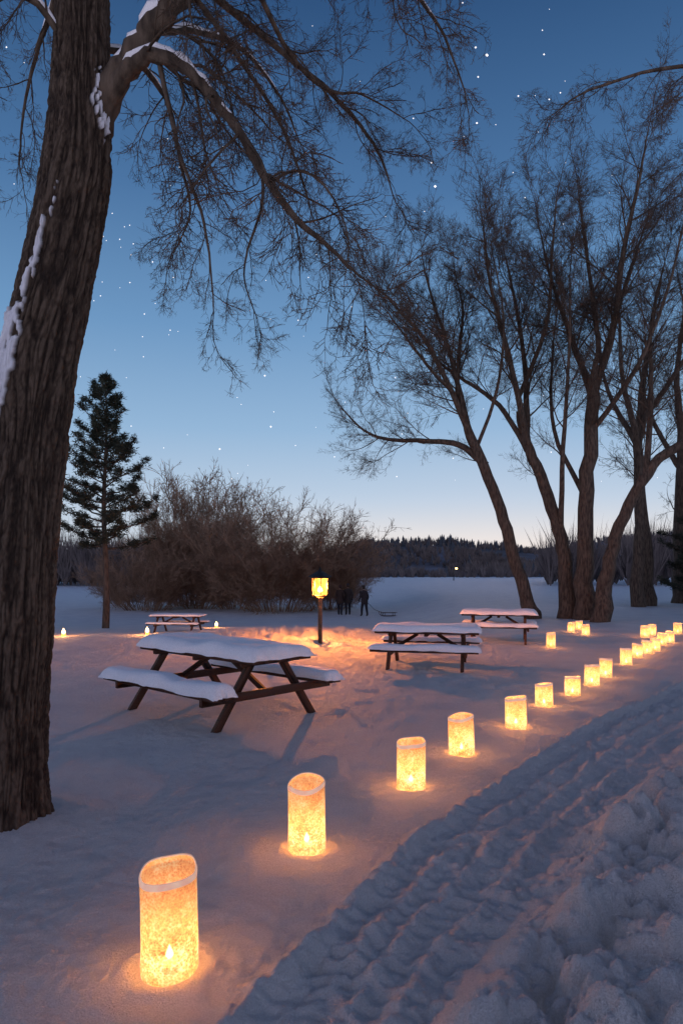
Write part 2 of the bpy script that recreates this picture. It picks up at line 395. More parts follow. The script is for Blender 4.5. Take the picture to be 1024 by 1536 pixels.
nn=N(nt,'ShaderNodeTexNoise',Scale=55,Detail=8,Roughness=.75);nt.links.new(mpx.outputs[0],nn.inputs['Vector'])
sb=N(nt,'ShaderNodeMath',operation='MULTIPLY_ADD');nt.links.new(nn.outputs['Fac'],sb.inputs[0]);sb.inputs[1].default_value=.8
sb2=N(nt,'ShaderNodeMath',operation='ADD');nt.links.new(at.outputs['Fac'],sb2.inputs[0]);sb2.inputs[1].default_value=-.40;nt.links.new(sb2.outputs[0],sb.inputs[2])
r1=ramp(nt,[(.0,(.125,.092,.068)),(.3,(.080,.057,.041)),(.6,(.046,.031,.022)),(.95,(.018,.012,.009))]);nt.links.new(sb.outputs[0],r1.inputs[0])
mx=N(nt,'ShaderNodeMix',data_type='RGBA');nt.links.new(at2.outputs['Fac'],mx.inputs[0]);nt.links.new(r1.outputs[0],mx.inputs[6]);mx.inputs[7].default_value=(.78,.8,.86,1)
nt.links.new(mx.outputs[2],b.inputs['Base Color']);b.inputs['Roughness'].default_value=.85;b.inputs['Specular IOR Level'].default_value=.25
bp=N(nt,'ShaderNodeBump',Strength=1.0,Distance=.025);nt.links.new(nn.outputs['Fac'],bp.inputs['Height']);nt.links.new(bp.outputs[0],b.inputs['Normal'])
TRUNK=m
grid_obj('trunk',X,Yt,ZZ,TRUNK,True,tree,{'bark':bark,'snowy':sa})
cfgN=dict(seg=[4,5,7,8],wig=.17,trop=[-.06,-.07,-.08,-.04],ch=[0,8,8,9],ang=(22,62),rat=(.42,.70),rmin=.0030,rt=.004,thick=.016,spray=SPN)
mb=MB();snowb=MB()
def snowline(P,R,a=0,bnd=None,f=1):
    n=len(P) if bnd is None else bnd
    pts=[];rr=[]
    for i in range(a,n):
        d=(P[min(i+1,len(P)-1)]-P[max(i-1,0)]).normalized();hor=math.sqrt(max(0,1-d.z*d.z))
        g=max(0,min(1,(hor-.25)*2.2))*(.80+.35*math.sin(i*1.7)*random.random())
        if i in(a,n-1):g=.05
        pts.append(P[i]+Vector((0,-R[i]*.12,R[i]*(.68*g+.15)*f)));rr.append(R[i]*(.20+.62*g))
    snowb.tube(pts,rr,10)
def ps(lst,D=0): return [L0(*p) for p in lst]
P,R=limb(mb,ps([(98,1010,0),(135,1085,0),(170,1135,-.05),(215,1185,-.1),(280,1230,-.2),(350,1270,-.3),(440,1340,-.4),(560,1420,-.4)]),[.12,.10,.085,.075,.062,.05,.035,.02],cfgN,9,1.1,3,.35,14)
snowline(P,R,5,30,1.1)
P,R=limb(mb,ps([(125,1040,0),(150,1090,-.05),(180,1128,-.1),(225,1143,-.15),(275,1115,-.2),(315,1068,-.25),(355,1008,-.3),(395,940,-.3),(435,882,-.35),(475,848,-.35),(520,800,-.4)]),[.07,.062,.053,.045,.038,.033,.028,.024,.02,.014,.007],cfgN,15,.85,2,.25,12)
snowline(P,R,6,30,1.25)
lims=[([(230,1140,-.1),(250,1060,-.2),(270,980,-.3),(300,900,-.3),(315,820,-.35),(322,750,-.4)],.018,10,.5,2),
([(330,1050,-.2),(370,1020,0),(375,960,.1),(350,900,.2),(345,850,.2),(365,790,.2)],.015,9,.45,2),
([(395,940,-.3),(440,930,-.5),(480,890,-.6),(505,830,-.6),(500,770,-.6)],.011,8,.4,2),
([(370,1275,-.3),(440,1300,-.6),(500,1240,-.8),(545,1160,-.8),(560,1100,-.8)],.026,10,.55,2),
([(440,1335,-.4),(540,1330,-.2),(610,1260,0),(650,1200,0),(680,1120,0)],.024,11,.55,2),
([(280,1230,-.2),(350,1180,.2),(400,1120,.4),(430,1050,.5),(450,980,.5)],.020,10,.5,2),
([(350,1270,-.3),(420,1200,.2),(480,1180,.4),(530,1190,.5),(600,1150,.5)],.020,10,.5,2),
([(215,1185,-.1),(260,1260,.3),(330,1280,.6),(390,1230,.8),(420,1170,.9)],.026,10,.55,2),
([(105,1150,0),(60,1210,-.2),(10,1200,-.3),(-30,1140,-.3),(-20,1060,-.3)],.028,10,.55,2),
([(105,1250,0),(50,1330,.3),(0,1290,.5),(-40,1200,.6),(-50,1100,.6)],.030,10,.55,2),
([(110,1180,0),(150,1240,.4),(190,1220,.8),(200,1150,1.0),(215,1070,1.1),(190,1000,1.1)],.026,11,.55,2),
([(108,1290,0),(190,1290,-.2),(250,1240,-.5),(290,1190,-.6),(300,1120,-.6)],.032,10,.5,2),
([(110,1380,0),(220,1420,.6),(360,1400,1.2),(480,1330,1.4),(560,1250,1.5),(590,1180,1.5)],.04,8,.8,3),
([(110,1420,0),(250,1460,-.5),(420,1420,-1.0),(560,1330,-1.2),(640,1230,-1.2)],.035,6,.7,3),
([(110,1450,0),(20,1560,0),(-90,1600,0)],.06,7,1.2,2),([(108,1600,0),(190,1750,.3),(300,1850,.6)],.07,8,1.3,2),
([(108,1500,0),(140,1640,-.8),(200,1720,-1.6)],.06,7,1.2,2)]
for k,(pts,r,nc,Lc,lv) in enumerate(lims):
    n=len(pts);rad=[r*(1-.8*i/(n-1)) for i in range(n)]
    P,R=limb(mb,ps(pts),rad,cfgN,nc,Lc,lv,.12,6)
    if k in(3,4,7,8,9,10,11): snowline(P,[v*1.2 for v in R],2,16,1.15)
mb.obj('branches',[BARK,TWIG],True,tree)
snowb.obj('snow_on_branches',[SNOWCAP],True,tree)

# ------------------------------------------------------------ right tree group
cfgR=dict(seg=[2,4,6,6],wig=.12,trop=[.05,.06,.05,.08],ch=[0,11,12,9],ang=(20,58),rat=(.38,.62),rmin=.0065,rt=.03,thick=.012,spray=SPR)
def rtree(bx,by,s,limbs,cfg=cfgR,parent_name='bare_deciduous_tree',mats=None):
    e=empty(parent_name,(bx,by,hz(bx,by)-.05))
    mb=MB()
    for pts,r0,r1,nc,Lc,lv,t0 in limbs:
        n=len(pts);P=[(p[0]*s,(p[2] if len(p)>2 else 0),p[1]*s) for p in pts]
        rad=[r0+(r1-r0)*i/(n-1) for i in range(n)]
        if pts[0][1]<=0: rad[0]*=1.35
        limb(mb,P,rad,cfg,nc,Lc,lv,t0,10)
    mb.obj('trunk_and_branches',mats or [BARK,TWIG],True,e)
    return e
rtree(6.75,24,.0234,[
 ([(0,-6),(-12,35),(-28,90),(-50,165),(-78,240),(-95,275)],.25,.17,2,2,2,.6),
 ([(-72,232,0),(-110,265,.2),(-160,272,.4),(-215,275,.5),(-255,290,.5),(-290,325,.4)],.13,.02,15,2.0,2,.3),
 ([(-95,275,0),(-125,340,-.3),(-165,410,-.6),(-205,450,-.9),(-235,480,-1)],.12,.02,15,2.4,2,.12),
 ([(-95,275,0),(-112,360,.3),(-130,440,.7),(-150,510,1),(-160,560,1.2)],.12,.02,16,2.6,2,.1),
 ([(-115,330,0),(-105,420,.9),(-95,490,1.5),(-105,560,2)],.09,.02,15,2.5,2,.1),
 ([(-125,340,-.3),(-160,360,-1.2),(-200,400,-1.8),(-225,430,-2)],.07,.02,12,2.1,2,.1),
 ([(-85,260,0),(-60,340,-.5),(-55,430,-1.0),(-70,500,-1.4)],.07,.02,13,2.2,2,.2)])
rtree(8.0,24.2,.0236,[
 ([(0,-6),(-3,60),(-10,120),(-35,200),(-60,262)],.30,.18,1,1.6,2,.7),
 ([(-60,255,0),(-100,325,.3),(-150,365,.5),(-195,400,.5),(-225,450,.5)],.11,.02,14,2.2,2,.15),
 ([(-60,262,0),(-95,390,-.6),(-125,480,-1.1),(-140,560,-1.5)],.13,.02,17,2.7,2,.12),
 ([(-60,262,0),(-55,390,.8),(-65,500,1.3),(-80,590,1.6)],.13,.02,17,2.7,2,.12),
 ([(-75,330,0),(-40,430,-.6),(-35,530,-.9),(-30,610,-1)],.09,.02,14,2.5,2,.2),
 ([(-10,120,0),(-20,250,-1),(-20,380,-1.6),(-25,480,-2)],.11,.02,14,2.4,2,.3)])
rtree(8.35,23.6,.0230,[
 ([(0,-8),(2,110),(8,250),(15,340)],.31,.22,2,1.8,2,.65),
 ([(15,330,0),(-8,430,.6),(-35,530,1),(-50,620,1.3)],.13,.02,17,2.7,2,.12),
 ([(15,340,0),(35,430,-.5),(45,540,-.9),(60,630,-1.2),(68,690,-1.4)],.15,.02,18,2.7,2,.12),
 ([(15,335,0),(60,460,.8),(98,560,1.4),(130,640,1.8)],.13,.02,17,2.7,2,.15),
 ([(25,390,0),(20,500,.4),(10,590,.6),(5,660,.8)],.10,.02,15,2.6,2,.15),
 ([(10,280,0),(60,370,-1.2),(90,470,-1.8),(100,540,-2.2)],.10,.02,14,2.5,2,.2),
 ([(5,180,0),(-25,300,1.4),(-15,420,2.4),(0,520,2.8)],.10,.02,13,2.4,2,.3)])
rtree(8.5,22.6,.0222,[
 ([(0,-8),(14,80),(38,160),(80,235),(135,275),(190,300),(260,345)],.26,.07,7,2.0,2,.5),
 ([(70,220,0),(88,340,.5),(95,460,.8),(120,560,1)],.12,.02,15,2.5,2,.15),
 ([(150,280,0),(165,380,-.4),(180,480,-.8),(200,560,-1)],.10,.02,13,2.4,2,.15)])
cfgF=dict(cfgR);cfgF['rmin']=.009;cfgF['ch']=[0,8,9,9];cfgF['spray']=SPF
rtree(14.5,32.5,.0318,[
 ([(0,-5),(-5,120),(-12,240),(-6,330),(10,430)],.36,.08,14,3.2,2,.3),
 ([(-12,240,0),(-45,330,1),(-55,420,1.5)],.16,.03,11,3,2,.2),([(-8,280,0),(40,360,-1),(60,460,-1.5)],.16,.03,11,3,2,.2)],cfgF)
rtree(13.6,31.5,.0318,[
 ([(0,-5),(4,120),(0,240),(-20,330),(-25,420)],.26,.06,13,2.8,2,.3),([(0,220,0),(28,320,.6),(35,400,1)],.13,.03,10,2.6,2,.2)],cfgF)
rtree(17.5,35,.034,[
 ([(0,-5),(-6,120),(-2,240),(-10,330),(0,430)],.36,.08,14,3.4,2,.25),
 ([(-3,200,0),(-40,300,1),(-50,400,1.5)],.16,.03,11,3,2,.2),([(-3,230,0),(40,330,-1),(50,430,-1.5)],.16,.03,11,3,2,.2)],cfgF)
cfgO=dict(cfgN);cfgO['rmin']=.004
rtree(5.9,7.6,.0074,[
 ([(0,-8),(5,150),(0,420),(-10,700),(-10,950),(-20,1200)],.26,.10,5,1.6,2,.6),
 ([(-8,680,0),(-60,800,.1),(-130,880,.2),(-190,890,.3),(-250,860,.4),(-290,820,.4)],.018,.003,12,.7,2,.35),
 ([(-10,760,0),(-80,900,-.2),(-170,970,-.3),(-260,940,-.4),(-310,890,-.5)],.022,.003,12,.7,2,.35),
 ([(-10,850,0),(-100,1000,.4),(-240,1050,.7),(-380,1030,.9),(-440,990,.9)],.04,.005,12,.8,2,.4),
 ([(0,700,0),(100,850,.3),(180,1000,.5)],.09,.02,8,1.4,2,.3)],cfgO)

# ------------------------------------------------------------ pines
def needle_tufts(count,n,L=.17):
    out=[]
    for q in range(count):
        V=[];F=[]
        for i in range(n):
            d=rv();d.z*=.6;d.normalize()
            a=rv()*.055;d=(d+Vector((0,0,.25))).normalized();b=a+d*random.uniform(L*.6,L*1.2)
            w=d.cross(rv()).normalized()*random.uniform(.010,.022)
            k=len(V);V+=[list(a-w),list(a+w),list(b)];F.append((k,k+1,k+2))
        out.append((np.array(V),np.array(F)))
    return out
TUFT=needle_tufts(12,24);TUFTS=needle_tufts(6,8)
def tuft(mb,tp_,p,s=1):
    a=random.uniform(0,6.28);M=np.eye(4);c,s_=math.cos(a)*s,math.sin(a)*s;M[:3,:3]=[[c,-s_,0],[s_,c,0],[0,0,s]];M[:3,3]=p
    mb.stamp(random.choice(tp_),M,1)
def pine(bx,by,Ht,crown0,rmax,nbr,shape,tr=.12):
    e=empty('pine_tree',(bx,by,hz(bx,by)-.05));mb=MB()
    pts=[Vector((math.sin(i*.8)*.04,math.cos(i*.6)*.03,Ht*i/12)) for i in range(13)]
    mb.tube(pts,[tr*(1-.9*i/12)+.008 for i in range(13)],9,0)
    for k in range(nbr):
        t=(k+random.random())/nbr;z=crown0+(Ht-crown0)*t
        Lb=rmax*shape(t)*random.choice([1,1.15,.75,.5,.9,1.2])*random.uniform(.8,1.1)+.12
        a=k*2.399+random.uniform(-.5,.5);up=-.05+.6*t+random.uniform(-.1,.12)
        d=Vector((math.cos(a),math.sin(a),up)).normalized();P_=[Vector((0,0,z))];q=P_[0].copy();n=6
        for i in range(n):
            d=(d+Vector((0,0,.07))+rv()*.08).normalized();q=q+d*Lb/n;P_.append(q.copy())
        mb.tube(P_,[.028*(1-.8*i/n)*(1.2-t)+.005 for i in range(n+1)],4,0)
        m=int(Lb*9)+3
        for j in range(m):
            f=random.uniform(.36,1.0)*n;i=min(int(f),n-1);c=P_[i].lerp(P_[i+1],f-i)
            side=d.cross(Vector((0,0,1))).normalized()*random.uniform(-1,1)*Lb*.26*(1.25-f/n)
            c2=c+side+Vector((0,0,random.uniform(-.04,.12)))
            mb.tube([c,c2],[.008,.004],3,0)
            tuft(mb,TUFT,c2,random.uniform(.7,1.1));tuft(mb,TUFTS,c.lerp(c2,.5))
    mb.obj('trunk_and_needles',[BARK,NEEDLE],False,e)
pine(-7.95,23,8.45,2.7,1.85,74,lambda t:(min(1,.72+.9*t) if t<.3 else (1-t)**.75*1.25))
pine(17.2,31.5,7.0,.3,3.0,80,lambda t:(1-t)**.8,.14)

# ------------------------------------------------------------ bushes
def bush(bx,by,w,h,n,name='willow_bush',spread=.55,cl=2,mat=BUSHM,rmin=.009,trop=.0):
    e=empty(name,(bx,by,hz(bx,by)-.1));mb=MB()
    cfg=dict(seg=[2,4,6,7],wig=.09,trop=[.03,.03,trop,.03],ch=[0,8,13,9],ang=(18,60),rat=(.24,.38),rmin=rmin,rt=0,spray=SPB)
    for i in range(n):
        a=random.uniform(0,6.283);q=random.random()**.55
        p=Vector((math.cos(a)*q*w*.26,math.sin(a)*q*w*.2,0))
        d=Vector((math.cos(a)*q*spread,math.sin(a)*q*spread,1)).normalized()
        grow(mb,p,d,h*random.uniform(.62,.84)*(1-.10*q*q),.022,cl,cfg)
    mb.obj('stems',[mat,mat],True,e)
bush(-3.9,42,8.2,6.7,120,spread=.95)
bush(-.8,43.5,4.6,5.0,70,spread=.95)
bush(-6.8,44,3.6,4.8,50,spread=.8)
bush(-10.6,47,4.4,8.4,80,spread=.46,trop=.0)
bush(-12.2,43,5.2,4.2,70,spread=1.0)
bush(-9.2,44.5,3.8,3.9,52,spread=1.0)
bush(-8.2,49,1.3,7.8,10,'bare_sapling',.25)
bush(-14.6,46,2.2,3.2,28,spread=.9)

# ------------------------------------------------------------ distant forest and hills
HX=[-400,-150,-90,-30,0,10,45,70,85,110,160,500];HZv=[5,5,4,2.5,8,12.5,12.5,11,8.5,13,18,20]
def hillz(x,y):
    return (np.interp(x,HX,HZv)+4*fbm(x/40,y/50,3,2))*ss(185,300,y)-.6
gx=np.linspace(-400,500,260);gy=np.linspace(172,430,70);GX,GY=np.meshgrid(gx,gy)
HILLM=noisemat('hillside',(.10,.09,.095),(.22,.21,.24),.06,.95,0,lo=.4,hi=.65)  # hillside tone raised to carry painted haze
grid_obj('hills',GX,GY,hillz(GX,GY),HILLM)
mb=MB()
for i in range(6200):
    y=178+random.random()**.8*135;x=random.uniform(-.65,.75)*y
    cl=float(vn(np.array([x/14.+200]),np.array([y/22.]),5)[0])
    if cl<.24 and y<270: continue
    z=float(hillz(x,y));h=random.uniform(1.8,4.2)*(.55+.9*cl)
    con=random.random()<(.10+.5*float(ss(245,295,y))) 
    if con:
        r=h*.24
        for k in range(3):
            z0=z+h*(.08+.27*k);z1=z+h*(.5+.25*k);rr=r*(1-.27*k);a0=random.random()*6
            for j in range(5):
                a=a0+j*1.2566;b_=a+1.2566
                mb.tri(Vector((x+math.cos(a)*rr*random.uniform(.7,1.15),y+math.sin(a)*rr,z0-random.random()*.2*h*.3)),Vector((x+math.cos(b_)*rr,y+math.sin(b_)*rr,z0)),Vector((x,y,z1)),1)
    else:
        for j in range(15):
            a=random.uniform(0,6.28);q=random.uniform(.05,.6)
            d=Vector((math.cos(a)*q,math.sin(a)*q,1));b_=Vector((x,y,z))+d*h*random.uniform(0,.35);tp_=Vector((x,y,z))+d*h*random.uniform(.6,.95)
            w=Vector((random.uniform(.15,.4),random.uniform(-.2,.2),0))
            mb.tri(b_-w*.5,b_+w,tp_,0)
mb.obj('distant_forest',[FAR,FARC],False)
def treeline(x0,x1,y0,y1,n,hf):
    mb=MB()
    for i in range(n):
        y=random.uniform(y0,y1);x=random.uniform(x0,x1)*y
        z=hz(x,y);h=hf(x)
        for j in range(60):
            a=random.uniform(0,6.28);q=random.uniform(.03,.5)
            d=Vector((math.cos(a)*q,math.sin(a)*q,1));s=random.uniform(0,.55);b_=Vector((x,y,z))+d*h*s;tp_=b_+(d+rv()*.18)*h*random.uniform(.25,1-s)
            w=Vector((random.uniform(.03,.10),0,0));mb.tri(b_-w,b_+w,tp_,0)
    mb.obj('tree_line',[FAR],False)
treeline(-.62,-.22,93,118,300,lambda x:random.uniform(3.0,7.8)*(.7+.6*float(vn(np.array([x/7.+100]),np.array([3.3]),1)[0])))
treeline(-.24,.02,100,125,120,lambda x:random.uniform(1.5,4.0))
treeline(.30,.75,75,120,240,lambda x:random.uniform(2.5,7.5)*(.6+.7*float(vn(np.array([x/7.+100]),np.array([7.3]),1)[0])))

# ------------------------------------------------------------ snow caps & picnic tables
def snowcap(name,l,w,th,parent,loc,seed=0,over=.03):
    n,m=90,46
    u=np.linspace(-1,1,n);v=np.linspace(-1,1,m);U_,V_=np.meshgrid(u,v)
    a=np.sin(U_*np.pi/2);b_=np.sin(V_*np.pi/2)
    Ux=a*(l/2+over);Vy=b_*(w/2+over)
    dx=(l/2+over)*(1-np.abs(a));dy=(w/2+over)*(1-np.abs(b_));rr=min(th*1.1,w*.4)
    ex=np.sqrt(np.clip(1-(1-np.clip(dx/rr,0,1))**2,0,1));ey=np.sqrt(np.clip(1-(1-np.clip(dy/rr,0,1))**2,0,1))
    nz=vn(Ux*3+seed*9+40,Vy*3+40,1);nz2=vn(Ux*11+seed*9+40,Vy*11+40,2)
    Zc=th*ex*ey*(.72+.46*nz+.08*nz2)
    edge=1-ex*ey
    Ux=Ux+.05*(vn(U_*2+50,V_*7+50+seed,2)-.5)*edge*np.sign(U_);Vy=Vy+.055*(vn(Ux*5+50,V_*2+seed+50,3)-.5)*edge*np.sign(V_)
    Zc=Zc-.014*edge*vn(Ux*6+50,Vy*6+seed+60,4)*2
    g=grid_obj(name,Ux,Vy,Zc,SNOWCAP,parent=parent);g.location=loc
    Zb=np.full_like(Zc,-.010);bd=np.zeros_like(Zc,bool);bd[0]=bd[-1]=True;bd[:,0]=bd[:,-1]=True;Zb[bd]=Zc[bd]
    g2=grid_obj('snow_underside',Ux[:,::-1],Vy[:,::-1],Zb[:,::-1],SNOWCAP,parent=parent);g2.location=loc
def picnic_table(x,y,rot,sc=1,L=2.1,seed=0,th=.07,bo=.66,W=.80,ht=.70,foot=.74):
    e=empty('picnic_table',(x,y,hz(x,y)-.01),rot,sc)
    mb=MB()
    for i in range(5): mb.box((0,(-2+i)*W/5,ht),(L,W/5-.012,.04))
    for sx in(-1,0,1): mb.box((sx*(L/2-.28),0,ht-.045),(.07,W*.9,.046))
    mb.obj('table_top',[WOOD],False,e)
    mb=MB()
    for sy in(-1,1):
        for i in(-1,1): mb.box((0,sy*bo+i*.066,.41),(L,.12,.04))
    mb.obj('seats',[WOOD],False,e)
    mb=MB()
    for sx in(-1,1):
        xx=sx*(L/2-.28)
        for sy in(-1,1): beam(mb,(xx,sy*.22,ht-.03),(xx,sy*foot,-.12),.06,.085)
        beam(mb,(xx+.062,-bo-.14,.365),(xx+.062,bo+.14,.365),.05,.09)
        beam(mb,(xx-.03*sx,0,.36),(sx*.18,0,ht-.05),.05,.06)
    mb.obj('a_frame_legs',[WOOD],False,e)
    snowcap('snow_on_top',L,W,th,e,(0,0,ht+.032),seed)
    snowcap('snow_on_seat_near',L,.25,th*.85,e,(0,-bo,.443),seed+1)
    snowcap('snow_on_seat_far',L,.25,th*.7,e,(0,bo,.443),seed+2)
    return e
picnic_table(-1.43,8.1,math.radians(-43),.98,2.25,1,.13,.80,.86,.74,.80)
picnic_table(-4.85,20.3,math.radians(-8),.72,2.1,4,.06)
picnic_table(1.50,11.9,math.radians(-12),.95,1.85,7,.10,.82,.8,.68,.80)
picnic_table(3.75,16.3,math.radians(-14),.9,1.9,11,.10)

# ------------------------------------------------------------ paper lanterns
def lantern_mesh(r,h,seed):
    n=56;m=30;a=np.linspace(0,2*np.pi,n,endpoint=False);zt=np.linspace(0,1,m)
    A,T=np.meshgrid(a,zt)
    wob=.025*np.sin(2*A+seed)+.012*np.sin(5*A+T*4+seed)+.016*(vn(A*n/6.283/3,T*9+seed*3,1,256)-.5)
    rr=r*(1+wob+.03*(1-T)**3)
    rr[-1]*=.985
    top=h*(1+.04*np.sin(A+seed*1.3)+.012*np.sin(3*A+seed))
    return rr*np.cos(A),rr*np.sin(A),T*top-.02
def lantern(x,y,dia,h,seed,P=5.0):
    e=empty('paper_lantern',(x,y,hz(x,y)-.005),seed*.7)
    e.rotation_euler=(random.uniform(-.03,.03),random.uniform(-.03,.03),seed)
    r=dia/2*.94
    X_,Y_,Z_=lantern_mesh(r,h,seed);grid_obj('paper_bag',X_,Y_,Z_,PAPER,True,e)
    s=1.022
    Xc=np.vstack([X_[-4:]*s,X_[-1:]*1.0,X_[-1:]*.965]);Yc=np.vstack([Y_[-4:]*s,Y_[-1:]*1.0,Y_[-1:]*.965])
    Zc=np.vstack([Z_[-4:]+.002,Z_[-1:]+.007,Z_[-1:]+.001])
    Zc[0]=Zc[3]-.024;Zc[1]=Zc[3]-.016;Zc[2]=Zc[3]-.008
    grid_obj('folded_cuff',Xc,Yc,Zc,CUFF,True,e)
    mb=MB();mb.tube([Vector((0,0,-.01)),Vector((0,0,.05)),Vector((0,0,.052))],[.03,.03,.005],14,0,True)
    mb.tube([Vector((0,0,.055)),Vector((0,0,.068)),Vector((0,0,.085)),Vector((0,0,.115))],[.005,.018,.014,.001],8,1)
    mb.obj('candle',[WAX,FLAME],True,e)
    l=bpy.data.lights.new('candle_light','POINT');l.energy=P;l.color=(1,.36,.09);l.shadow_soft_size=.03
    lo=bpy.data.objects.new('candle_light',l);col.objects.link(lo);lo.parent=e;lo.location=(0,0,.16)
for i,(x,y,d,h) in enumerate(LANT): lantern(x,y,d,h,i*1.37+.4,14 if i<10 else 11)
def tea(x,y):
    e=empty('tea_light',(x,y,hz(x,y)));mb=MB()
    mb.tube([Vector((0,0,-.02)),Vector((0,0,.06)),Vector((0,0,.09)),Vector((0,0,.10))],[.045,.055,.05,.045],14,0)
    mb.tube([Vector((0,0,.06)),Vector((0,0,.10)),Vector((0,0,.15)),Vector((0,0,.21))],[.02,.05,.035,.004],8,1)
    mb.obj('glass_and_flame',[GLASS,FLAME],True,e)
    l=bpy.data.lights.new('flame_light','POINT');l.energy=34;l.color=(1,.38,.10);l.shadow_soft_size=.06
    lo=bpy.data.objects.new('flame_light',l);col.objects.link(lo);lo.parent=e;lo.location=(0,0,.32)
tea(-7.4,18.2);tea(-5.2,18.3);tea(-4.3,23.5)

# ------------------------------------------------------------ lamp post
lp=empty('lamp_post',(-.46,14.7,hz(-.46,14.7)-.05),math.radians(8))
mb=MB();mb.box((0,0,.5),(.085,.085,1.04));mb.box((0,0,1.035),(.15,.15,.035));mb.obj('wooden_post',[POSTW],False,lp)
mb=MB();w=.135
for sx in(-1,1): mb.box((sx*w,0,1.075),(.03,.30,.03));mb.box((0,sx*w,1.075),(.238,.03,.028))
for k in range(2): beam(mb,(-w,-w if k else w,1.062),(w,w if k else -w,1.062+.002*k),.02,.012)
for sx in(-1,1):
    for sy in(-1,1): beam(mb,(sx*w,sy*w,1.09),(sx*w*1.1,sy*w*1.1,1.45),.026,.026)
for sx in(-1,1):
    mb.box((sx*w*1.06,0,1.27),(.014,.014,.36));mb.box((0,sx*w*1.06,1.27),(.014,.014,.36))
mb.box((0,0,1.465),(.38,.38,.03))
mb.tube([Vector((0,0,1.48)),Vector((0,0,1.56)),Vector((0,0,1.61)),Vector((0,0,1.64)),Vector((0,0,1.70))],[.27,.14,.05,.03,.006],4,0)
mb.obj('lantern_frame',[METAL],False,lp)
mb=MB()
for k in range(4):
    R_=Matrix.Rotation(k*math.pi/2,3,'Z');n_=len(mb.v)
    for a_,z_ in((-.94,1.095),(.94,1.095),(.94,1.445),(-.94,1.445)): mb.v.append(R_@Vector((w,a_*w,z_)))
    mb.f.append((n_,n_+1,n_+2,n_+3));mb.m.append(0)
mb.obj('glass_panes',[GLASS],False,lp)
mb=MB();mb.tube([Vector((0,0,1.07)),Vector((0,0,1.15))],[.03,.03],12,0,True)
mb.tube([Vector((0,0,1.15)),Vector((0,0,1.18)),Vector((0,0,1.23)),Vector((0,0,1.29))],[.01,.06,.045,.002],8,1);mb.obj('candle',[WAX,FLAME],True,lp)
l=bpy.data.lights.new('lamp_light','POINT');l.energy=1150;l.color=(1,.32,.06);l.shadow_soft_size=.06
lo=bpy.data.objects.new('lamp_light',l);col.objects.link(lo);lo.parent=lp;lo.location=(0,0,1.37)
fl=empty('street_lamp',(21,128,hz(21,128)))
mb=MB();mb.tube([Vector((0,0,0)),Vector((0,0,2.2))],[.09,.06],8,0);mb.tube([Vector((0,0,2.15)),Vector((.5,0,2.35))],[.05,.04],6,0);mb.obj('post',[METAL],True,fl)
mb=MB();mb.tube([Vector((.5,0,2.1)),Vector((.5,0,2.2)),Vector((.5,0,2.36)),Vector((.5,0,2.42))],[.05,.22,.2,.03],10,0,True);mb.obj('lamp_head',[emis('far_lamp_glow',(1,.62,.2),9)],True,fl)

